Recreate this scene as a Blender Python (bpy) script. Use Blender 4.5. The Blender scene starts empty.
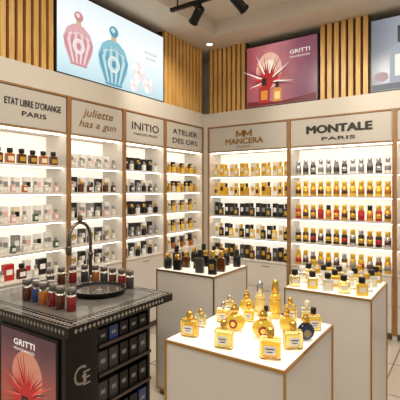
import bpy, math, random
from mathutils import Vector, Matrix
random.seed(7)
scene = bpy.context.scene
scene.view_settings.view_transform = 'Standard'
scene.view_settings.look = 'None'

# ------------------------------------------------------------ materials
def lin(c):
    return tuple(((x/255)/12.92 if x/255 <= .04045 else ((x/255+.055)/1.055)**2.4) for x in c) + (1,)
MATS = {}
def mat(name, rgb, rough=.5, metal=0, emis=0, trans=0, noise=0, ior=1.45, coat=0, nscale=9):
    if name in MATS: return MATS[name]
    m = bpy.data.materials.new(name); m.use_nodes = True
    nt = m.node_tree; b = nt.nodes['Principled BSDF']
    c = lin(rgb)
    b.inputs['Base Color'].default_value = c
    b.inputs['Roughness'].default_value = rough
    b.inputs['Metallic'].default_value = metal
    b.inputs['IOR'].default_value = ior
    b.inputs['Transmission Weight'].default_value = trans
    b.inputs['Coat Weight'].default_value = coat
    if emis:
        b.inputs['Emission Color'].default_value = c
        b.inputs['Emission Strength'].default_value = emis
    if noise:
        tc = nt.nodes.new('ShaderNodeTexCoord'); n = nt.nodes.new('ShaderNodeTexNoise')
        n.inputs['Scale'].default_value = nscale; n.inputs['Detail'].default_value = 4
        r = nt.nodes.new('ShaderNodeMix'); r.data_type = 'RGBA'
        r.inputs['A'].default_value = tuple(x*(1-noise) for x in c[:3])+(1,)
        r.inputs['B'].default_value = tuple(min(1, x*(1+noise)) for x in c[:3])+(1,)
        nt.links.new(tc.outputs['Object'], n.inputs['Vector'])
        nt.links.new(n.outputs['Fac'], r.inputs['Factor'])
        nt.links.new(r.outputs['Result'], b.inputs['Base Color'])
    MATS[name] = m
    return m

def wood(name, c1, c2, scale=(30, 30, 2)):
    if name in MATS: return MATS[name]
    m = bpy.data.materials.new(name); m.use_nodes = True
    nt = m.node_tree; b = nt.nodes['Principled BSDF']
    tc = nt.nodes.new('ShaderNodeTexCoord'); mp = nt.nodes.new('ShaderNodeMapping')
    mp.inputs['Scale'].default_value = scale
    n = nt.nodes.new('ShaderNodeTexNoise'); n.inputs['Scale'].default_value = 2; n.inputs['Detail'].default_value = 5
    cr = nt.nodes.new('ShaderNodeValToRGB')
    cr.color_ramp.elements[0].color = lin(c1); cr.color_ramp.elements[1].color = lin(c2)
    cr.color_ramp.elements[0].position = .3; cr.color_ramp.elements[1].position = .7
    nt.links.new(tc.outputs['Object'], mp.inputs['Vector']); nt.links.new(mp.outputs[0], n.inputs['Vector'])
    nt.links.new(n.outputs['Fac'], cr.inputs[0]); nt.links.new(cr.outputs[0], b.inputs['Base Color'])
    b.inputs['Roughness'].default_value = .42
    MATS[name] = m
    return m

def screen(name, stops, axis='Z', strength=1.0, noise=.0):
    m = bpy.data.materials.new(name); m.use_nodes = True
    nt = m.node_tree; b = nt.nodes['Principled BSDF']
    tc = nt.nodes.new('ShaderNodeTexCoord'); sp = nt.nodes.new('ShaderNodeSeparateXYZ')
    cr = nt.nodes.new('ShaderNodeValToRGB')
    while len(cr.color_ramp.elements) < len(stops): cr.color_ramp.elements.new(.5)
    for e, (p, c) in zip(cr.color_ramp.elements, stops):
        e.position = p; e.color = lin(c)
    nz = nt.nodes.new('ShaderNodeTexNoise'); nz.inputs['Scale'].default_value = 3
    ad = nt.nodes.new('ShaderNodeMath'); ad.operation = 'MULTIPLY_ADD'; ad.inputs[1].default_value = noise
    nt.links.new(tc.outputs['Generated'], sp.inputs[0]); nt.links.new(tc.outputs['Generated'], nz.inputs['Vector'])
    nt.links.new(nz.outputs['Fac'], ad.inputs[0]); nt.links.new(sp.outputs[axis], ad.inputs[2])
    nt.links.new(ad.outputs[0], cr.inputs[0])
    b.inputs['Base Color'].default_value = (.02, .02, .02, 1)
    nt.links.new(cr.outputs[0], b.inputs['Emission Color'])
    b.inputs['Emission Strength'].default_value = strength
    b.inputs['Roughness'].default_value = .3
    MATS[name] = m
    return m

WHITE = mat('white_laquer', (222, 215, 205), .35)
CREAM = mat('cream_paint', (212, 203, 188), .6, noise=.03)
CEIL = mat('ceiling_paint', (216, 206, 190), .8, noise=.03)
PANEL = mat('sign_panel_glass', (198, 191, 178), .3)
BACKP = mat('glowing_shelf_back', (250, 246, 236), .5, emis=.64)  # shelf back given an added glow for flat, even light on the stock
LED = mat('led_strip', (255, 246, 230), .5, emis=8)
OAK = wood('oak_trim', (132, 92, 52), (168, 124, 76))
SLAT = wood('slat_timber', (196, 148, 76), (230, 184, 108))
SLATB = mat('slat_backing', (80, 52, 24), .7)
BLACK = mat('black_laquer', (20, 18, 18), .25)
BLACKM = mat('black_metal', (16, 15, 15), .4, .3)
CTOP = mat('counter_black_top', (24, 22, 21), .16)
CSTONE = mat('counter_marble', (112, 108, 102), .14, noise=.5, nscale=14)
GOLD = mat('gold_metal', (232, 186, 92), .25, 1)
BRASS = mat('brass_edge', (190, 150, 92), .3, 1)
SILVER = mat('silver_metal', (205, 203, 200), .25, 1)
DKMETAL = mat('dark_bronze', (110, 100, 92), .3, 1)
LETTER = mat('letter_dark', (50, 44, 38), .4)
LETTERG = mat('letter_gold', (150, 112, 50), .4, .3)
C = {
 'white': mat('carton_white', (238, 235, 230), .45),
 'cream': mat('carton_cream', (232, 220, 194), .45),
 'pink': mat('carton_pink', (222, 180, 172), .45),
 'red': mat('carton_red', (182, 34, 30), .35),
 'orange': mat('carton_orange', (206, 112, 40), .35),
 'black': mat('carton_black', (20, 18, 18), .3),
 'dgrey': mat('carton_dark_grey', (62, 58, 58), .35),
 'grey': mat('carton_grey', (140, 138, 136), .4),
 'gold': mat('carton_gold', (222, 176, 60), .3, .6),
 'yellow': mat('glass_amber_yellow', (238, 198, 72), .12, coat=.5),
 'brown': mat('glass_brown', (84, 42, 20), .12, coat=.5),
 'amber': mat('glass_amber', (176, 100, 36), .12, coat=.5),
 'blue': mat('glass_blue', (30, 60, 120), .12, coat=.5),
 'silver': SILVER,
 'clear': mat('glass_pale', (214, 208, 194), .08, coat=.6),
 'green': mat('glass_green', (70, 92, 66), .12, coat=.5),
}
GLASSY = mat('clear_yellow_glass', (255, 240, 176), .02, trans=.95, ior=1.35)
GLASSC = mat('clear_glass', (250, 248, 240), .02, trans=.95, ior=1.35)
JUICE = mat('perfume_juice', (252, 216, 84), .05, trans=.6, emis=.12, ior=1.2)  # faint emission stands in for light shining through the liquid
JUICEP = mat('perfume_juice_pale', (252, 238, 170), .05, trans=.6, emis=.10, ior=1.2)  # pale liquid with the same added glow

# ------------------------------------------------------------ builder
BACKF = (Vector((1, 0, 0)), Vector((0, -1, 0)), Vector((0, 0, 1)))
LEFTF = (Vector((0, 1, 0)), Vector((1, 0, 0)), Vector((0, 0, 1)))
WORLD = (Vector((1, 0, 0)), Vector((0, 1, 0)), Vector((0, 0, 1)))

class MB:
    def __init__(s, name, frame=WORLD, origin=(0, 0, 0), rot=0):
        s.name = name; s.f = frame; s.o = Vector(origin); s.rot = rot
        s.v = []; s.fc = []; s.mi = []; s.sm = []; s.mats = []
    def m(s, mt):
        if mt not in s.mats: s.mats.append(mt)
        return s.mats.index(mt)
    def pt(s, u, v, w):
        return s.f[0]*u + s.f[1]*v + s.f[2]*w
    def add(s, pts, faces, mt, smooth=False):
        b = len(s.v); s.v += [s.pt(*p) for p in pts]
        k = s.m(mt)
        for f in faces:
            s.fc.append([b+i for i in f]); s.mi.append(k); s.sm.append(smooth)
    def box(s, u0, u1, v0, v1, w0, w1, mt):
        p = [(u0,v0,w0),(u1,v0,w0),(u1,v1,w0),(u0,v1,w0),(u0,v0,w1),(u1,v0,w1),(u1,v1,w1),(u0,v1,w1)]
        s.add(p, [(0,3,2,1),(4,5,6,7),(0,1,5,4),(1,2,6,5),(2,3,7,6),(3,0,4,7)], mt)
    def loft(s, rings, mt, smooth=False):
        n = len(rings[0]); pts = [p for r in rings for p in r]; fs = []
        for k in range(len(rings)-1):
            for i in range(n):
                j = (i+1) % n
                fs.append((k*n+i, k*n+j, (k+1)*n+j, (k+1)*n+i))
        s.add(pts, fs, mt, smooth)
        s.add(list(rings[0]), [tuple(range(n))[::-1]], mt)
        s.add(list(rings[-1]), [tuple(range(n))], mt)
    def lathe(s, prof, u, v, w, mt, seg=16, smooth=True, sx=1, sy=1):
        rings = []
        for r, h in prof:
            rings.append([(u+sx*r*math.cos(2*math.pi*i/seg), v+sy*r*math.sin(2*math.pi*i/seg), w+h) for i in range(seg)])
        s.loft(rings, mt, smooth)
    def cyl(s, u, v, w0, w1, r, mt, seg=14):
        s.lathe([(r, 0), (r, w1-w0)], u, v, w0, mt, seg)
    def rrect(s, u, v, w, a, b, c):
        a /= 2; b /= 2
        return [(u+x, v+y, w) for x, y in ((-a+c,-b),(a-c,-b),(a,-b+c),(a,b-c),(a-c,b),(-a+c,b),(-a,b-c),(-a,-b+c))]
    def tube(s, path, r, mt, seg=10):
        path = [Vector(p) for p in path]; rings = []
        ref = Vector((.123, .45, .88)).normalized()
        for i, p in enumerate(path):
            t = (path[min(i+1, len(path)-1)]-path[max(i-1, 0)]).normalized()
            a = t.cross(ref).normalized(); b = t.cross(a)
            rr = r[i] if isinstance(r, (list, tuple)) else r
            rings.append([tuple(p+a*rr*math.cos(2*math.pi*k/seg)+b*rr*math.sin(2*math.pi*k/seg)) for k in range(seg)])
        s.loft(rings, mt, True)
    def flat(s, pts, v, mt):
        s.add([(a, v, b) for a, b in pts], [tuple(range(len(pts)))], mt)
    def text(s, txt, uc, wc, v, width, mt, height=None, bold=0, shear=0):
        cu = bpy.data.curves.new('t', 'FONT'); cu.body = txt; cu.size = 1; cu.align_x = 'CENTER'; cu.align_y = 'CENTER'
        cu.resolution_u = 3; cu.shear = shear
        ob = bpy.data.objects.new('t', cu); scene.collection.objects.link(ob)
        bpy.context.view_layer.update()
        me = ob.evaluated_get(bpy.context.evaluated_depsgraph_get()).to_mesh()
        vs = [q.co.copy() for q in me.vertices]; fs = [tuple(p.vertices) for p in me.polygons]
        bpy.data.objects.remove(ob)
        if not vs: return
        x0, x1 = min(q.x for q in vs), max(q.x for q in vs); y0, y1 = min(q.y for q in vs), max(q.y for q in vs)
        k = width/(x1-x0); ky = k if height is None else height/(y1-y0)
        offs = [(0, 0)] if not bold else [(-bold, 0), (bold, 0), (0, bold*.6), (0, -bold*.6)]
        for n_, (a, b) in enumerate(offs):
            s.add([(uc+a+(q.x-(x0+x1)/2)*k, v+n_*.0002, wc+b+(q.y-(y0+y1)/2)*ky) for q in vs], fs, mt)
    def done(s, bevel=0, keep=False, parent=None):
        me = bpy.data.meshes.new(s.name)
        me.from_pydata([tuple(p) for p in s.v], [], s.fc)
        for m in s.mats: me.materials.append(m)
        me.polygons.foreach_set('material_index', s.mi); me.polygons.foreach_set('use_smooth', s.sm)
        if not keep:
            import bmesh
            bm = bmesh.new(); bm.from_mesh(me); bmesh.ops.remove_doubles(bm, verts=bm.verts, dist=1e-6)
            bmesh.ops.recalc_face_normals(bm, faces=bm.faces); bm.to_mesh(me); bm.free()
        me.update()
        ob = bpy.data.objects.new(s.name, me); ob.location = s.o; ob.rotation_euler[2] = s.rot
        scene.collection.objects.link(ob)
        if parent: ob.parent = parent
        return ob

# ------------------------------------------------------------ room shell
XR, YF = 5.0, -6.4
ZC, ZR_ = 3.42, 3.58
def simple(name, b, mt):
    m = MB(name); m.box(*b, mt); return m.done()
fm = bpy.data.materials.new('floor_tiles'); fm.use_nodes = True
nt = fm.node_tree; bs = nt.nodes['Principled BSDF']
tc = nt.nodes.new('ShaderNodeTexCoord'); br = nt.nodes.new('ShaderNodeTexBrick')
br.offset = 0; br.inputs['Scale'].default_value = 1; br.inputs['Brick Width'].default_value = .6
br.inputs['Row Height'].default_value = .6; br.inputs['Mortar Size'].default_value = .006
br.inputs['Color1'].default_value = lin((206, 196, 182)); br.inputs['Color2'].default_value = lin((198, 188, 174))
br.inputs['Mortar'].default_value = lin((120, 108, 94))
nt.links.new(tc.outputs['Object'], br.inputs['Vector']); nt.links.new(br.outputs['Color'], bs.inputs['Base Color'])
bs.inputs['Roughness'].default_value = .16
simple('floor', (-.5, XR, YF, .5, -.06, 0), fm)
simple('wall_left', (-.42, -.34, YF, .42, 0, 3.66), CREAM)
simple('wall_back', (-.34, XR, .34, .42, 0, 3.66), CREAM)
SW = .40
m = MB('ceiling')
m.box(-.34, XR, YF, .34, ZR_, 3.66, CEIL)
m.box(-.34, SW, YF, .34, ZC, ZR_, CEIL)
m.box(SW, XR, -SW, .34, ZC, ZR_, CEIL)
m.done()

# ------------------------------------------------------------ products
def carton(m, u, v, w, wd, dp, h, mt, lab=None):
    m.box(u-wd/2, u+wd/2, v-dp/2, v+dp/2, w, w+h, mt)
    if lab: m.box(u-wd*.32, u+wd*.32, v+dp/2, v+dp/2+.0015, w+h*.35, w+h*.68, lab)
def bot_sq(m, u, v, w, wd, dp, h, gl, cap, lab=None, neck=GOLD):
    hb = h*.66; c = min(wd, dp)*.14
    m.loft([m.rrect(u,v,w,wd*.94,dp*.94,c), m.rrect(u,v,w+.003,wd,dp,c), m.rrect(u,v,w+hb*.93,wd,dp,c), m.rrect(u,v,w+hb,wd*.8,dp*.8,c)], gl)
    m.cyl(u, v, w+hb, w+hb+h*.04, wd*.2, neck, 10)
    m.lathe([(wd*.29,0),(wd*.31,.002),(wd*.31,h*.27),(wd*.27,h*.3)], u, v, w+hb+h*.04, cap, 10)
    if lab: m.box(u-wd*.33, u+wd*.33, v+dp/2, v+dp/2+.0015, w+hb*.25, w+hb*.7, lab)
def bot_can(m, u, v, w, r, h, gl, cap, lab=None):
    m.lathe([(r*.92,0),(r,.004),(r,h*.62),(r*.8,h*.66)], u, v, w, gl, 12)
    m.lathe([(r*.72,0),(r*.76,.003),(r*.76,h*.3),(r*.66,h*.33)], u, v, w+h*.66, cap, 12)
    if lab: m.lathe([(r*1.02,0),(r*1.02,h*.28)], u, v, w+h*.17, lab, 12)
def bot_rd(m, u, v, w, r, h, gl, cap, lab=None):
    m.lathe([(r*.9,0),(r,.004),(r,h*.6),(r*.75,h*.68),(r*.35,h*.71)], u, v, w, gl, 12)
    m.lathe([(r*.55,0),(r*.6,.003),(r*.6,h*.26),(r*.45,h*.29)], u, v, w+h*.71, cap, 12)

def stock_row(m, u0, u1, w, kinds, n, h, v=-.10):
    step = (u1-u0)/n
    for i in range(n):
        k = kinds[i % len(kinds)]
        u = u0+step*(i+.5)
        typ, c1, c2, lab = k
        hh = h*random.uniform(.95, 1.04)
        lb = C[lab] if lab else None
        if typ == 'c': carton(m, u, v-.03, w, step*.8, .05, hh, C[c1], lb)
        elif typ == 's': bot_sq(m, u, v, w, step*.74, .04, hh, C[c1], C[c2], lb)
        elif typ == 'r': bot_can(m, u, v, w, step*.38, hh, C[c1], C[c2], lb)
        elif typ == 'p':
            carton(m, u-step*.17, v-.06, w, step*.62, .05, hh, C[c2], lb)
            bot_sq(m, u+step*.2, v+.01, w, step*.5, .034, hh*.78, C[c1], C['black'] if c1 in ('white','pink','amber') else GOLD, None)
        elif typ == 'q':
            carton(m, u-step*.17, v-.06, w, step*.60, .05, hh, C[c2], lb)
            bot_sq(m, u+step*.2, v+.01, w, step*.42, .034, hh*.72, C[c1], C['grey'], C['white'], SILVER)

# ------------------------------------------------------------ cabinets
SB, ST, SC = 2.05, 2.375, 2.57
def cabinet(frame, u0, u1, shelves, base_top, title, shift=0):
    m = MB('display_cabinet', frame)
    D = -.30; t = .022
    m.box(u0, u1, D-.02, D, 0, ST, WHITE)
    m.box(u0+t, u1-t, D+.001, D+.006, base_top+.01, SB-.01, BACKP)
    for a, b in ((u0, u0+t), (u1-t, u1)):
        m.box(a, b, D, -.004, 0, ST, WHITE)
        m.box(a, b, -.004, .012, .06, ST+.012, OAK)
    m.box(u0+t, u1-t, D, -.012, SB, ST, WHITE)
    m.box(u0+t+.012, u1-t-.012, -.012, 0, SB+.012, ST-.01, PANEL)
    m.box(u0+t, u1-t, -.012, .008, SB-.006, SB+.006, OAK)
    m.box(u0+t, u1-t, -.012, .008, ST-.004, ST+.012, OAK)
    m.box(u0, u1, D, .004, ST+.012, SC, CREAM)
    m.box(u0+t, u1-t, D, -.03, .0, .07, DKMETAL)
    m.box(u0+t, u1-t, D, -.008, .07, base_top, WHITE)
    m.box(u0+t, u1-t, -.008, .006, base_top-.010, base_top, WHITE)
    nd = 2 if u1-u0 > .8 else 1
    for i in range(nd):
        a = u0+t+(u1-u0-2*t)*i/nd; b = u0+t+(u1-u0-2*t)*(i+1)/nd
        for q0, q1 in ((.08, base_top*.52), (base_top*.52+.012, base_top-.022)):
            m.box(a+.008, b-.008, -.008, .003, q0, q1, WHITE)
            m.box((a+b)/2-.05, (a+b)/2+.05, .003, .010, q1-.035, q1-.027, BRASS)
    for z in shelves:
        m.box(u0+t, u1-t, D, -.024, z-.02, z, WHITE)
        if z-.02 > base_top+.06: m.box(u0+t+.01, u1-t-.01, -.055, -.04, z-.026, z-.0205, LED)
    m.box(u0+t+.01, u1-t-.01, -.055, -.04, SB-.016, SB-.008, LED)
    uc = (u0+u1)/2+shift; wc = (SB+ST)/2
    for q in title:
        (tx, dw, wid, hh, mt_, bold) = q[:6]
        m.text(tx, uc, wc+dw, .004, wid, mt_, hh, bold, q[6] if len(q) > 6 else 0)
    return m

def stock(frame, u0, u1, rows, name):
    m = MB(name, frame)
    for (z, kinds, n, h) in rows:
        stock_row(m, u0+.035, u1-.035, z+.0005, kinds, n, h)
    return m.done()

L1, L2, L3, L4, LB = 1.765, 1.53, 1.285, 1.04, .82
LS = [L1, L2, L3, L4]
B1, B2, B3, B4, BB = 1.73, 1.48, 1.215, .94, .67
BS = [B1, B2, B3, B4]
BL = [-3.56, -2.89, -2.215, -1.525, -.855, -.05]
BX = [.05, 1.19, 2.325, 3.45]
cabinet(LEFTF, BL[0], BL[1], LS, LB, []).done()
cabinet(LEFTF, BL[1], BL[2], LS, LB, [("ETAT LIBRE D'ORANGE", .035, .51, .055, LETTER, .0015), ("PARIS", -.05, .22, .038, LETTER, .001)]).done()
cabinet(LEFTF, BL[2], BL[3], LS, LB, [("juliette", .05, .38, .10, LETTERG, .001, .3), ("has a gun", -.055, .46, .085, LETTERG, .001, .3)]).done()
cabinet(LEFTF, BL[3], BL[4], LS, LB, [("INITIO", .025, .44, .08, LETTER, .001), ("PARFUMS PRIVES", -.06, .38, .026, LETTER, 0)]).done()
cabinet(LEFTF, BL[4], BL[5], LS, LB, [("ATELIER", .05, .52, .06, LETTER, .001), ("DES ORS", -.06, .52, .06, LETTER, .001)]).done()
cb = cabinet(BACKF, BX[0], BX[1], BS, BB, [("MANCERA", -.04, .53, .07, LETTERG, .005), ("PARIS", -.11, .17, .024, LETTERG, .001)], -.03)
for k in (-1, 1):
    c0 = .59+k*.055; q = -.02
    cb.flat([(c0-.06, 2.245+q), (c0-.06, 2.33+q), (c0-.035, 2.33+q), (c0, 2.285+q), (c0+.035, 2.33+q), (c0+.06, 2.33+q), (c0+.06, 2.245+q), (c0+.035, 2.245+q), (c0+.035, 2.285+q), (c0, 2.255+q), (c0-.035, 2.285+q), (c0-.035, 2.245+q)], .004, LETTERG)
cb.done()
cabinet(BACKF, BX[1], BX[2], BS, BB, [("MONTALE", .025, .70, .085, LETTER, .009), ("PARIS", -.085, .36, .036, LETTER, .002)]).done()
cabinet(BACKF, BX[2], BX[3], BS, BB, []).done()
m = MB('trim_1'); m.box(-.30, 0, -.05, .30, 0, SC, CREAM); m.box(0, .05, .0, .30, 0, SC, CREAM); m.done()

def r1(*ks): return list(ks)
rows_etat = [
 (L1, r1(('s','brown','black','gold'),('s','amber','black','cream'),('s','brown','black','gold')), 6, .125),
 (L2, r1(('q','clear','white','pink'),('q','pink','white','grey'),('q','amber','white','grey'),('q','clear','white','black')), 6, .13),
 (L3, r1(('q','clear','white','grey'),('q','pink','white','pink'),('q','clear','cream','black'),('q','green','white','white')), 6, .13),
 (L4, r1(('q','clear','white','black'),('q','green','white','grey'),('q','clear','grey','white'),('q','clear','white','pink')), 6, .13),
 (LB, r1(('q','clear','white','grey'),('c','red','red','white'),('s','brown','black','white'),('q','clear','white','red'),('c','black','black','white')), 6, .13)]
rows_jul = [
 (L1, r1(('q','clear','white','grey'),('q','silver','white','pink')), 6, .13),
 (L2, r1(('q','silver','white','black'),('p','brown','black','pink'),('q','brown','white','grey')), 6, .14),
 (L3, r1(('q','clear','grey','white'),('q','pink','black','silver'),('q','clear','white','grey')), 6, .14),
 (L4, r1(('q','silver','dgrey','white'),('q','clear','white','gold')), 6, .14),
 (LB, r1(('q','silver','black','white'),('q','clear','white','gold')), 6, .14)]
rows_ini = [
 (L1, r1(('p','black','black','grey'),('q','white','black','cream')), 6, .14),
 (L2, r1(('p','black','black','white'),('q','black','white','cream'),('q','grey','white','black')), 6, .14),
 (L3, r1(('q','white','black','grey'),('p','black','black','gold')), 6, .14),
 (L4, r1(('p','black','black','grey'),('q','grey','white','black'),('q','grey','black','cream')), 6, .14),
 (LB, r1(('p','black','black','white'),('q','white','white','black')), 6, .14)]
rows_ate = [
 (L1, r1(('p','yellow','white','gold'),('p','gold','black','gold')), 8, .14),
 (L2, r1(('p','yellow','black','gold'),('p','gold','black','gold'),('p','clear','white','gold')), 8, .14),
 (L3, r1(('p','yellow','white','gold'),('p','clear','dgrey','gold')), 8, .14),
 (L4, r1(('p','yellow','cream','gold'),('p','clear','black','gold')), 8, .14),
 (LB, r1(('p','amber','white','gold'),('p','clear','black','gold')), 8, .14)]
stock(LEFTF, BL[0], BL[1], rows_etat, 'perfume_shelf_stock')
stock(LEFTF, BL[1], BL[2], rows_etat, 'perfume_shelf_stock')
stock(LEFTF, BL[2], BL[3], rows_jul, 'perfume_shelf_stock')
stock(LEFTF, BL[3], BL[4], rows_ini, 'perfume_shelf_stock')
stock(LEFTF, BL[4], BL[5], rows_ate, 'perfume_shelf_stock')
rows_man = [
 (B1, r1(('s','yellow','gold','white'),('c','gold','gold','cream'),('s','yellow','gold','white'),('c','cream','gold','gold')), 14, .165),
 (B2, r1(('s','yellow','gold','brown'),('c','gold','black','brown'),('s','gold','black','gold'),('c','white','gold','gold')), 14, .165),
 (B3, r1(('c','black','black','grey'),('s','dgrey','black','gold'),('c','black','silver','white')), 14, .165),
 (B4, r1(('c','white','gold','gold'),('s','black','gold','gold'),('c','black','black','white'),('s','yellow','black','white')), 14, .165),
 (BB, r1(('c','black','black','gold'),('s','brown','gold','gold'),('c','dgrey','silver','grey')), 14, .165)]
rows_mon = [
 (B1, r1(('r','silver','silver','grey'),('r','grey','silver','dgrey'),('r','dgrey','silver','silver'),('r','white','silver','grey')), 12, .17),
 (B2, r1(('r','gold','gold','brown'),('r','yellow','gold','gold'),('r','gold','gold','amber')), 12, .17),
 (B3, r1(('r','red','gold','gold'),('r','gold','gold','brown'),('r','brown','gold','gold'),('r','red','gold','red'),('r','gold','black','orange')), 12, .17),
 (B4, r1(('r','black','silver','gold'),('r','brown','gold','gold'),('r','black','gold','red'),('r','silver','gold','brown')), 12, .17),
 (BB, r1(('r','gold','gold','red'),('r','silver','gold','brown'),('r','brown','silver','gold'),('r','gold','gold','grey')), 12, .17)]
stock(BACKF, BX[0], BX[1], rows_man, 'perfume_shelf_stock')
stock(BACKF, BX[1], BX[2], rows_mon, 'perfume_shelf_stock')
stock(BACKF, BX[2], BX[3], rows_mon, 'perfume_shelf_stock')

# ------------------------------------------------------------ upper slats
def slats(frame, u0, u1):
    m = MB('timber_slat_panel', frame)
    m.box(u0, u1, -.10, -.045, SC+.001, ZC-.001, SLATB)
    n = max(1, round((u1-u0)/.072)); st = (u1-u0)/n
    for i in range(n):
        a = u0+st*(i+.2); m.box(a, a+st*.62, -.045, -.004, SC+.002, ZC-.002, SLAT)
    m.done()
PA0, PA1 = -2.345, -.873
PB0, PB1 = .62, 1.535
PC0, PC1 = 2.09, 3.0
slats(LEFTF, BL[0], PA0-.01); slats(LEFTF, PA1+.01, -.06)
slats(BACKF, .06, PB0-.01); slats(BACKF, PB1+.01, PC0-.01); slats(BACKF, PC1+.01, BX[3])

# ------------------------------------------------------------ light box posters
def em(name, rgb, s=1.0):
    if name in MATS: return MATS[name]
    m = bpy.data.materials.new(name); m.use_nodes = True
    b = m.node_tree.nodes['Principled BSDF']; b.inputs['Base Color'].default_value = (.02, .02, .02, 1)
    b.inputs['Emission Color'].default_value = lin(rgb); b.inputs['Emission Strength'].default_value = s
    MATS[name] = m; return m
def ell(cx, cy, rx, ry, n=28, a0=0, a1=360):
    return [(cx+rx*math.cos(math.radians(a0+(a1-a0)*i/n)), cy+ry*math.sin(math.radians(a0+(a1-a0)*i/n))) for i in range(n)]
def frame_box(m, u0, u1, w0, w1, bg, fmat):
    m.box(u0, u1, -.10, -.004, w0, w1, fmat)
    m.flat([(u0+.012, w0+.012), (u1-.012, w0+.012), (u1-.012, w1-.012), (u0+.012, w1-.012)], -.003, bg)
def fan_bottle(m, cx, cy, r, cols, v0):
    base, light, dark, white, gold = cols
    m.flat([(cx-r*.55, cy-r*1.05), (cx+r*.55, cy-r*1.05), (cx+r*.92, cy-r*.3), (cx+r, cy+r*.2), (cx+r*.75, cy+r*.75), (cx+r*.3, cy+r*1.05),
            (cx-r*.3, cy+r*1.05), (cx-r*.75, cy+r*.75), (cx-r, cy+r*.2), (cx-r*.92, cy-r*.3)], v0, base)
    for i in range(-4, 5):
        x = i*.21; top = 1.0-abs(i)*.10
        m.flat([(cx+r*(x*.55-.05), cy-r*1.0), (cx+r*(x*.55+.05), cy-r*1.0), (cx+r*(x*1.05+.08), cy+r*.1), (cx+r*(x*.85+.03), cy+r*top*.9), (cx+r*(x*1.05-.07), cy+r*.1)], v0+.0005, light if i % 2 else dark)
    m.flat(ell(cx, cy-r*.1, r*.40, r*.40), v0+.001, white)
    m.flat(ell(cx, cy-r*.1, r*.33, r*.33), v0+.0015, light)
    m.flat(ell(cx, cy-r*.1, r*.14, r*.2), v0+.0018, dark)
    for k in range(-4, 5):
        m.flat(ell(cx+k*r*.16, cy+r*.62-abs(k)*r*.05, r*.045, r*.045, 8), v0+.0012, white)
    m.flat([(cx-r*.18, cy+r*1.05), (cx+r*.18, cy+r*1.05), (cx+r*.16, cy+r*1.3), (cx-r*.16, cy+r*1.3)], v0+.0005, gold)
    m.flat(ell(cx, cy+r*1.5, r*.3, r*.27), v0+.001, dark)
    m.flat(ell(cx-r*.05, cy+r*1.55, r*.14, r*.12), v0+.0015, light)
    m.flat([(cx-r*.6, cy-r*1.05), (cx+r*.6, cy-r*1.05), (cx+r*.5, cy-r*1.15), (cx-r*.5, cy-r*1.15)], v0+.0005, dark)

P0, P1 = SC+.003, 3.34
FR = mat('lightbox_frame', (60, 54, 48), .4, .5)
m = MB('backlit_poster', LEFTF)
frame_box(m, PA0, PA1, P0, P1, screen('poster_sky', [(0, (178, 212, 222)), (.35, (216, 236, 240)), (.7, (244, 248, 248)), (1, (226, 236, 240))], 'Z', 1.1, .15), FR)
fan_bottle(m, -2.10, 2.88, .170, (em('pk1',(224,172,176)), em('pk2',(242,216,212)), em('pk3',(202,138,146)), em('pw',(250,240,236)), em('pg',(206,184,150))), -.0025)
fan_bottle(m, -1.665, 2.83, .205, (em('bl1',(138,194,208)), em('bl2',(196,228,232)), em('bl3',(92,156,180)), em('pw',(0,0,0)), em('pg',(0,0,0))), -.0025)
fl = em('flw', (252,248,244), 1.1); fl2 = em('flw2', (232,220,220), 1.1)
for cx, cy, r in ((-1.30, 2.82, .10), (-1.15, 2.71, .08), (-1.37, 2.67, .065)):
    for k in range(7):
        a = k*math.pi*2/7
        m.flat(ell(cx+r*math.cos(a)*.6, cy+r*math.sin(a)*.6, r*.5, r*.5, 12), -.0025+.0001*k, fl if k % 2 else fl2)
    m.flat(ell(cx, cy, r*.2, r*.2, 12), -.0015, em('fly', (226,206,150)))
m.text("LES FLEURS", -1.10, 3.07, -.002, .22, em('ptxt', (120,130,140)), .03)
m.text("DE PARIS", -1.10, 3.01, -.002, .16, em('ptxt', (0,0,0)), .025)
m.done(keep=True)

def spiky(m, cx, cy, r, v, cols, n=17, seed=1, spread=1.24):
    rnd = random.Random(seed)
    for i in range(n):
        a = math.pi*(.5-spread/2+spread*i/(n-1)); L = r*rnd.uniform(.6, 1.1); wd = r*.045
        dx, dy = math.cos(a), math.sin(a)
        m.flat([(cx-dy*wd, cy+dx*wd), (cx+dx*L, cy+dy*L), (cx+dy*wd, cy-dx*wd)], v+i*.00004, cols[i % len(cols)])
    m.flat(ell(cx, cy, r*.22, r*.28), v+.0012, cols[0])
def pbottle(m, cx, w0, wd, h, v, gl, hl, cap):
    m.flat([(cx-wd/2, w0), (cx+wd/2, w0), (cx+wd/2, w0+h*.6), (cx+wd*.2, w0+h*.7), (cx-wd*.2, w0+h*.7), (cx-wd/2, w0+h*.6)], v, gl)
    m.flat([(cx-wd*.3, w0+h*.12), (cx+wd*.3, w0+h*.12), (cx+wd*.3, w0+h*.5), (cx-wd*.3, w0+h*.5)], v+.0005, hl)
    m.flat([(cx-wd*.2, w0+h*.7), (cx+wd*.2, w0+h*.7), (cx+wd*.2, w0+h), (cx-wd*.2, w0+h)], v+.0005, cap)

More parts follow.
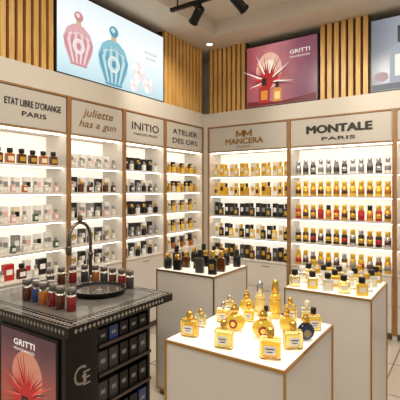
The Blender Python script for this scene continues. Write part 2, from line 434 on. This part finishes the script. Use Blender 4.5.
R1, R2, R3 = em('rd1', (176,30,32)), em('rd2', (214,76,58)), em('rd3', (110,18,26))
AM, AM2, BK, WHT = em('am', (220,140,54)), em('am2', (250,214,140)), em('bk', (40,20,22)), em('wt', (248,236,222))
m = MB('backlit_poster', BACKF)
frame_box(m, PB0, PB1, P0, P1, screen('poster_magenta', [(0, (104, 40, 56)), (.3, (176, 82, 90)), (.6, (206, 130, 130)), (1, (140, 78, 100))], 'X', .85, .3), FR)
m.flat(ell(.93, 3.01, .17, .22), -.0028, em('glow', (232,180,160)))
m.flat(ell(.93, 3.00, .10, .14), -.0027, em('glow2', (250,226,200)))
spiky(m, .91, 2.88, .36, -.0025, (R1, R3, WHT, R2, R1), 29)
pbottle(m, .87, 2.62, .15, .30, -.001, R1, AM, BK)
pbottle(m, 1.04, 2.62, .11, .24, -.0012, AM, AM2, BK)
m.flat([(.64, 2.59), (1.51, 2.59), (1.51, 2.67), (1.1, 2.62), (.64, 2.65)], -.0024, R3)
m.text("GRITTI", 1.32, 3.18, -.001, .24, WHT, .045, .001)
m.text("FRAGRANCES", 1.32, 3.12, -.001, .24, WHT, .022)
m.done(keep=True)
m = MB('backlit_poster', BACKF)
frame_box(m, PC0, PC1, P0, P1, screen('poster_grey', [(0, (110, 118, 132)), (.5, (180, 188, 196)), (1, (226, 226, 226))], 'X', .8, .1), FR)
pbottle(m, 2.40, 2.65, .24, .58, -.001, em('gb', (150,160,172)), WHT, em('gk', (38,40,46)))
m.flat([(2.105, 2.59), (2.98, 2.59), (2.98, 2.67), (2.105, 2.65)], -.0024, em('gd', (86,92,102)))
m.flat(ell(2.20, 2.73, .07, .05), -.0012, em('rose', (170,140,146)))
m.done(keep=True)

# ------------------------------------------------------------ plinths
TOPL = mat('plinth_light_top', (254, 249, 238), .25, emis=.33)
def plinth(x0, x1, y0, y1, h=.95):
    m = MB('display_plinth', origin=((x0+x1)/2, (y0+y1)/2, 0))
    a, b = (x1-x0)/2, (y1-y0)/2
    m.box(-a+.02, a-.02, -b+.02, b-.02, 0, .05, DKMETAL)
    m.box(-a+.006, a-.006, -b+.006, b-.006, .05, h-.012, WHITE)
    for sx in (-1, 1):
        for sy in (-1, 1):
            m.box(min(sx*a, sx*(a-.008)), max(sx*a, sx*(a-.008)), min(sy*b, sy*(b-.008)), max(sy*b, sy*(b-.008)), .04, h-.012, BRASS)
    for sy in (-1, 1):
        m.box(-a, a, min(sy*b, sy*(b-.008)), max(sy*b, sy*(b-.008)), h-.012, h-.002, BRASS)
        m.box(-a, a, min(sy*b, sy*(b-.008)), max(sy*b, sy*(b-.008)), .04, .05, BRASS)
    for sx in (-1, 1):
        m.box(min(sx*a, sx*(a-.008)), max(sx*a, sx*(a-.008)), -b+.008, b-.008, h-.012, h-.002, BRASS)
    m.box(-a+.008, a-.008, -b+.008, b-.008, h-.014, h, TOPL)
    m.done()
AX0, AX1, AY0, AY1 = 1.945, 2.46, -3.26, -2.70
plinth(AX0, AX1, AY0, AY1)
plinth(.98, 1.50, -2.17, -1.67)
plinth(2.01, 2.52, -2.17, -1.67)

# ------------------------------------------------------------ foreground bottles
def fx(x): return AX0+(x-1.44)/.51*(AX1-AX0)
def fy(y): return AY0+(y+2.78)/.52*(AY1-AY0)
def fg_square(x, y, z, w, h, rot, gl=GLASSY, juice=JUICE, cap=GOLD, lab=True, d=None):
    d = d or w*.5
    m = MB('perfume_bottle', origin=(fx(x), fy(y), z+.0005), rot=rot)
    hb = h*.66; c = w*.08
    m.loft([m.rrect(0,0,0,w*.96,d*.94,c), m.rrect(0,0,.004,w,d,c), m.rrect(0,0,hb*.94,w,d,c), m.rrect(0,0,hb,w*.9,d*.85,c)], gl)
    m.loft([m.rrect(0,0,.009,w*.80,d*.66,c), m.rrect(0,0,hb*.78,w*.80,d*.66,c)], juice)
    m.lathe([(w*.13,0),(w*.13,h*.05)], 0, 0, hb, GOLD, 14)
    m.lathe([(w*.18,0),(w*.2,.003),(w*.2,h*.22),(w*.17,h*.25),(w*.08,h*.28)], 0, 0, hb+h*.05, cap, 16)
    if lab:
        m.box(-w*.28, w*.28, -d/2-.0012, -d/2-.0002, hb*.25, hb*.68, C['white'])
        m.box(-w*.2, w*.2, -d/2-.0018, -d/2-.0012, hb*.5, hb*.55, LETTER)
        m.box(-w*.14, w*.14, -d/2-.0018, -d/2-.0012, hb*.36, hb*.4, LETTER)
    m.done()
def fg_round(x, y, z, r, h, rot, body, cap=GOLD, disc=None):
    m = MB('perfume_bottle', origin=(fx(x), fy(y), z+.0005), rot=rot)
    n = 8; prof = []
    hb = h*.68
    for i in range(n+1):
        a = -math.pi/2*.8+(math.pi*.8+.2)*i/n
        prof.append((max(.25*r, r*math.cos(a)), hb/2+hb/2*math.sin(a)))
    z0 = prof[0][1]; prof = [(p, q-z0) for p, q in prof]
    m.lathe(prof, 0, 0, 0, body, 20, sy=.6)
    top = prof[-1][1]
    m.lathe([(r*.3,0),(r*.3,h*.04)], 0, 0, top, GOLD, 14)
    m.lathe([(r*.34,0),(r*.42,.004),(r*.42,h*.12),(r*.3,h*.2),(r*.12,h*.26),(r*.16,h*.28),(r*.05,h*.31)], 0, 0, top+h*.04, cap, 16)
    if disc:
        R = r*.42
        pts = [(R*math.cos(t*math.pi/8), -r*.62, hb*.44+R*math.sin(t*math.pi/8)) for t in range(16)]
        pts2 = [(p[0], p[1]+.012, p[2]) for p in pts]
        m.loft([pts2, pts], disc)
        R *= .55
        pts = [(R*math.cos(t*math.pi/8), -r*.64, hb*.44+R*math.sin(t*math.pi/8)) for t in range(16)]
        pts2 = [(p[0], p[1]+.012, p[2]) for p in pts]
        m.loft([pts2, pts], GOLD)
    m.done()
def fg_tall(x, y, z, r, h, body, cap):
    m = MB('perfume_bottle', origin=(fx(x), fy(y), z+.0005))
    m.lathe([(r*.8,0),(r,.006),(r*1.02,h*.3),(r*.92,h*.58),(r*.5,h*.66)], 0, 0, 0, body, 18)
    m.lathe([(r*1.04,h*.12),(r*1.04,h*.16)], 0, 0, 0, GOLD, 18)
    m.lathe([(r*.95,h*.46),(r*1.0,h*.5)], 0, 0, 0, GOLD, 18)
    m.lathe([(r*.55,0),(r*.62,.004),(r*.62,h*.22),(r*.5,h*.3),(r*.2,h*.34)], 0, 0, h*.66, cap, 18)
    m.done()

Z = .95
FL = math.radians(12); FRt = math.radians(40)
GBODY = mat('gold_yellow_glass', (242, 200, 74), .1, .3, coat=.5)
GBODY2 = mat('pale_gold_glass', (244, 222, 146), .1, .25, coat=.5)
DBLUE = mat('midnight_blue_glass', (26, 34, 66), .1, coat=.6)
RUBY = mat('ruby_enamel', (150, 44, 34), .25)
fg_square(1.505, -2.70, Z, .072, .105, FL)
fg_square(1.682, -2.725, Z, .070, .108, FL, juice=JUICEP)
fg_square(1.865, -2.715, Z, .076, .112, math.radians(20))
fg_square(1.90, -2.595, Z, .070, .104, FRt, juice=JUICEP)
fg_round(1.91, -2.49, Z, .036, .105, FRt, DBLUE, GOLD, C['grey'])
fg_square(1.90, -2.375, Z, .062, .10, FRt, cap=C['black'])
fg_round(1.625, -2.55, Z, .045, .115, FL, GBODY, GOLD, RUBY)
fg_round(1.76, -2.56, Z, .045, .115, math.radians(25), GBODY, GOLD, RUBY)
fg_square(1.53, -2.49, Z, .058, .095, FL, cap=SILVER)
fg_square(1.49, -2.37, Z, .05, .09, FL, juice=JUICEP, cap=SILVER)
fg_round(1.555, -2.32, Z, .036, .11, FL, GBODY, GOLD, None)
fg_tall(1.625, -2.32, Z, .025, .165, GBODY2, SILVER)
fg_tall(1.70, -2.315, Z, .027, .18, GBODY, GOLD)
fg_square(1.775, -2.32, Z, .055, .11, FRt, gl=GLASSY, cap=GOLD)
fg_square(1.85, -2.31, Z, .06, .105, math.radians(25), gl=GLASSC, juice=JUICEP, cap=C['cream'])
fg_round(1.81, -2.44, Z, .034, .10, FRt, GBODY, GOLD, None)
fg_square(1.48, -2.59, Z, .048, .08, FL, gl=GLASSC, juice=JUICEP)
fg_square(1.62, -2.42, Z, .05, .085, FL, juice=JUICE, cap=GOLD)
fg_square(1.71, -2.43, Z, .05, .09, FL, gl=GLASSC, juice=JUICEP, cap=C['black'])

def mini(x, y, z, w, h, rot, gl, cap, rd=False, lab=None):
    m = MB('perfume_bottle', origin=(x, y, z+.0005), rot=rot)
    if rd: bot_rd(m, 0, 0, 0, w/2, h, gl, cap)
    else:
        bot_sq(m, 0, 0, 0, w, w*.6, h, gl, cap)
        if lab: m.box(-w*.3, w*.3, -w*.3-.0015, -w*.3, h*.2, h*.45, lab)
    m.done()
pal = [(C['black'], GOLD), (C['black'], C['black']), (C['brown'], GOLD), (C['black'], GOLD), (C['black'], C['cream']), (C['dgrey'], C['black'])]
i = 0
for ix in range(5):
    for iy in range(4):
        if (ix, iy) in ((3, 1), (1, 2), (2, 0), (4, 2)): continue
        x = 1.04+ix*.102+random.uniform(-.008, .008); y = -2.11+iy*.12+random.uniform(-.01, .01)
        g, c = pal[(i*5+ix) % 6]
        mini(x, y, Z, .060, .11+.06*random.random(), FL, g, c, rd=(i % 3 == 0), lab=GOLD if i % 2 else None); i += 1
pal2 = [(GLASSY, C['black']), (GLASSC, C['white']), (C['yellow'], C['black']), (GLASSC, C['gold']), (C['clear'], C['black']), (C['gold'], C['black'])]
i = 0
for ix in range(5):
    for iy in range(4):
        x = 2.065+ix*.099+random.uniform(-.006, .006); y = -2.11+iy*.125+random.uniform(-.008, .008)
        g, c = pal2[(i*5+iy*2) % 6]
        mini(x, y, Z, .062, .105, math.radians(25), g, c, lab=C['white'] if i % 2 else C['cream']); i += 1

# ------------------------------------------------------------ black tester counter
CX0, CX1, CY0, CY1, CH = .42, 1.41, -3.31, -2.52, .90
m = MB('tester_counter')
m.box(CX0, CX1, CY0, CY1, CH-.045, CH, CTOP)
m.box(CX0+.09, CX1-.09, CY0+.09, CY1-.07, CH, CH+.0012, CSTONE)
ORN = mat('ornament_grey', (150, 143, 134), .4, .2)
YS = CY0+.20; YE = CY1-.19
m.box(CX0+.03, CX1-.02, CY0, YS, .08, CH-.045, BLACK)
m.box(CX0+.05, CX1-.05, CY0+.02, YS-.02, 0, .08, BLACKM)
m.box(CX0+.03, CX1-.30, YS, CY1-.03, 0, CH-.045, BLACK)
for z in (.10, .27, .43, .59, .74):
    m.box(CX1-.30, CX1-.015, YS, YE, z, z+.016, BLACK)
    m.box(CX1-.015, CX1-.010, YS, YE, z, z+.016, DKMETAL)
m.box(CX1-.30, CX1-.03, YE-.01, YE+.01, 0, CH-.045, BLACK)
def loz(u, v, w, a, b, face):
    if face == 'top': pts = [(u-a, v, w), (u, v-b, w), (u+a, v, w), (u, v+b, w)]
    elif face == 'x': pts = [(u, v-a, w), (u, v, w-b), (u, v+a, w), (u, v, w+b)]
    else: pts = [(u-a, v, w), (u, v, w-b), (u+a, v, w), (u, v, w+b)]
    m.add(pts, [(0, 1, 2, 3)], ORN)
x = CX0+.03
while x < CX1-.02:
    loz(x, CY0+.042, CH+.0008, .013, .022, 'top'); loz(x, CY1-.035, CH+.0008, .012, .018, 'top')
    loz(x, CY0-.0008, CH-.023, .010, .013, 'y'); x += .028
y = CY0+.075
while y < CY1-.05:
    loz(CX1-.042, y, CH+.0008, .022, .013, 'top'); loz(CX0+.042, y, CH+.0008, .022, .013, 'top'); loz(CX1+.0008, y-.03, CH-.023, .011, .013, 'x'); y += .028
for (a, b, c_, d_) in ((CX0+.012, CX1-.072, CY0+.072, CY0+.077), (CX0+.012, CX1-.072, CY1-.062, CY1-.058), (CX1-.077, CX1-.072, CY0+.077, CY1-.062),
                       (CX0+.005, CX1-.005, CY0+.008, CY0+.012), (CX1-.012, CX1-.008, CY0+.012, CY1-.01)):
    m.box(a, b, c_, d_, CH, CH+.001, ORN)
counter = m.done()
m = MB('monogram_emblem', LEFTF)
m.text("G", -3.225, .645, CX1-.018, .075, SILVER, .095, .0)
m.text("E", -3.185, .625, CX1-.0175, .045, SILVER, .07, .0)
m.done(keep=True, parent=counter)
m = MB('counter_poster', BACKF)
v = -(CY0-.001); PX = 1.10
m.box(PX-.25, PX+.25, v, v+.010, .12, .835, BLACKM)
m.flat([(PX-.235, .135), (PX+.235, .135), (PX+.235, .82), (PX-.235, .82)], v+.011, screen('counter_print', [(0, (96, 24, 20)), (.3, (176, 60, 40)), (.6, (196, 96, 74)), (.85, (150, 84, 84)), (1, (100, 60, 70))], 'Z', .6, .2))
m.flat(ell(PX, .60, .13, .13), v+.0112, em('glow3', (226,150,120), .7))
spiky(m, PX, .50, .24, v+.0115, (R1, R3, R2, R1), 29, 4)
pbottle(m, PX-.01, .18, .15, .32, v+.014, AM, AM2, BK)
pbottle(m, PX+.13, .17, .11, .24, v+.0138, R3, R2, BK)
m.text("GRITTI", PX-.02, .765, v+.014, .18, WHT, .030, .001)
m.text("FRAGRANCES", PX-.02, .73, v+.014, .18, WHT, .014)
m.done(keep=True, parent=counter)
m = MB('boxed_perfume_stock')
for z in (.1165, .2865, .4465, .6065, .7565):
    hh = .07 if z > .75 else .105
    for k in range(5):
        for q in range(2):
            c = random.choice(['black', 'dgrey', 'black', 'blue', 'black', 'dgrey'])
            carton(m, CX1-.06-q*.09, YS+.042+k*.076, z, .06, .062, hh, C[c], None)
            m.box(CX1-.03, CX1-.0293, YS+.027+k*.076, YS+.057+k*.076, z+hh*.4, z+hh*.6, C['grey'])
m.done(parent=counter)
# round raised tray
ZT = CH+.0015
m = MB('round_basin_tray', origin=(1.03, -2.78, ZT))
m.lathe([(.13, 0), (.155, .004), (.168, .028), (.172, .034), (.164, .036), (.154, .028), (.14, .020), (.02, .018)], 0, 0, 0, BLACKM, 40)
for k in range(40):
    a = k*math.pi/20
    c, s_ = math.cos(a), math.sin(a); t_ = .007
    m.add([(.164*c-t_*s_, .164*s_+t_*c, .0366), (.158*c, .158*s_, .0366), (.164*c+t_*s_, .164*s_-t_*c, .0366), (.170*c, .170*s_, .0366)], [(0, 1, 2, 3)], ORN)
m.lathe([(.138, 0), (.138, .001)], 0, 0, .0195, mat('tray_stone', (92, 86, 80), .2, noise=.4, nscale=20), 40)
m.lathe([(.02, 0), (.02, .002)], 0, 0, .0208, SILVER, 20)
m.done()
m = MB('gooseneck_faucet', origin=(.82, -2.67, ZT))
m.lathe([(.035,0),(.035,.01),(.022,.02),(.016,.05),(.013,.07)], 0, 0, 0, DKMETAL, 18)
path = [(0, 0, .05), (0, 0, .32)]
for k in range(1, 15):
    a = math.pi*k/14
    path.append((.02*(1-math.cos(a)), -.105+.105*math.cos(a), .32+.115*math.sin(a)))
path += [(.04, -.21, .29)]
m.tube(path, .011, DKMETAL, 12)
m.lathe([(.012,0),(.018,.01),(.021,.05),(.012,.06)], .04, -.21, .235, DKMETAL, 14)
m.lathe([(.012,0),(.022,.012),(.014,.028),(.018,.036),(.006,.05)], .02, -.105, .44, DKMETAL, 14)
m.lathe([(.015,0),(.018,.01),(.015,.025)], 0, 0, .20, DKMETAL, 14)
m.tube([(0, 0, .21), (.045, -.02, .225)], .005, DKMETAL, 8)
m.done()
DG2 = mat('smoke_cap', (130, 122, 116), .15, .3)
def tester(x, y, liquid, h=.115, r=.026):
    m = MB('tester_jar', origin=(x, y, ZT))
    m.lathe([(r*.92,0),(r,.003),(r,h*.60),(r*.9,h*.63)], 0, 0, 0, liquid, 18)
    m.lathe([(r*1.0,0),(r*1.0,h*.14)], 0, 0, h*.63, GLASSC, 18)
    m.lathe([(r*.5,0),(r*.92,.002),(r*.95,h*.2),(r*.8,h*.23)], 0, 0, h*.77, DG2, 18)
    m.done()
DRL = mat('dark_red_liq', (130, 24, 26), .1, coat=.5)
liq = [C['brown'], C['blue'], C['amber'], DRL, C['brown'], DRL]
for k in range(6):
    tester(.80+k*.078, -3.13+.012*(k % 2), liq[k], .125)
for k in range(3):
    tester(.76+k*.08, -3.05, [C['dgrey'], C['brown'], DRL][k], .115)
for k, (x, y) in enumerate([(.63,-2.85),(.64,-2.77),(.66,-2.69),(.70,-2.62),(.78,-2.59),(.86,-2.585),(.94,-2.58),(1.02,-2.575),(1.10,-2.58)]):
    tester(x, y, [C['dgrey'], C['brown'], DRL, C['dgrey'], C['amber'], C['dgrey'], C['brown'], DRL, C['dgrey']][k], .12)

# ------------------------------------------------------------ ceiling track lights
WL = (1, .925, .82)
def track(x0, x1, y, heads):
    m = MB('track_light'); ZR = 3.285
    m.box(x0, x1, y-.018, y+.018, ZR, ZR+.03, BLACKM)
    for xx in (x0+.08, x1-.08): m.tube([(xx, y, ZR+.03), (xx, y, ZR_-.0005)], .007, BLACKM, 8)
    for (x, dx, dy, dz) in heads:
        m.box(x-.035, x+.035, y-.02, y+.02, ZR-.025, ZR, BLACKM)
        m.tube([(x, y, ZR-.02), (x, y, ZR-.09)], .010, BLACKM, 8)
        d = Vector((dx, dy, dz)).normalized(); c0 = Vector((x, y, ZR-.10))
        a, b = c0-d*.08, c0+d*.09
        m.tube([a, a+d*.01, b-d*.03, b], [.032, .042, .042, .05], BLACKM, 16)
        m.tube([b+d*.0005, b+d*.002], .036, LED, 16)
        l = bpy.data.lights.new('track_spot', 'SPOT'); l.energy = 40; l.spot_size = math.radians(78); l.spot_blend = .8; l.color = WL; l.shadow_soft_size = .05
        o = bpy.data.objects.new('track_spot', l); o.location = b+d*.02; o.rotation_euler = d.to_track_quat('-Z', 'Y').to_euler(); scene.collection.objects.link(o)
    m.done()
track(.55, 2.3, -1.44, [(.86, -.75, .35, -.5), (1.29, .25, .8, -.45), (2.0, .4, .8, -.45)])
m = MB('recessed_downlight', origin=(.2, -.2, 0))
m.lathe([(.05,0),(.05,.006)], 0, 0, ZC-.007, WHITE, 20); m.lathe([(.035,0),(.035,.002)], 0, 0, ZC-.0095, LED, 20); m.done()

# ------------------------------------------------------------ lights
def area(name, loc, size, e, col=WL, target=None):
    l = bpy.data.lights.new(name, 'AREA'); l.energy = e; l.size = size; l.color = col
    o = bpy.data.objects.new(name, l); o.location = loc; scene.collection.objects.link(o)
    if target: o.rotation_euler = (Vector(target)-Vector(loc)).to_track_quat('-Z', 'Y').to_euler()
    return o
area('ceiling_fill', (1.6, -2.6, 3.52), .5, 34)  # fill lights added out of view under the ceiling, no fittings modelled
area('ceiling_fill', (2.9, -3.1, 3.52), .5, 30)
area('ceiling_fill', (2.8, -1.5, 3.52), .4, 15)
area('ceiling_fill', (2.1, -4.7, 3.52), .6, 34)
w = bpy.data.worlds.new('shop_ambient'); scene.world = w; w.use_nodes = True
w.node_tree.nodes['Background'].inputs[0].default_value = (1, .92, .81, 1)
w.node_tree.nodes['Background'].inputs[1].default_value = .46

# ------------------------------------------------------------ camera
cam = bpy.data.cameras.new('camera'); co = bpy.data.objects.new('camera', cam); scene.collection.objects.link(co)
co.location = (2.965, -4.513, 1.55)
co.rotation_euler = (math.radians(90), 0, math.radians(34.02))
cam.sensor_width = 36; cam.lens = 36; cam.shift_y = -.025; cam.clip_start = .05
scene.camera = co
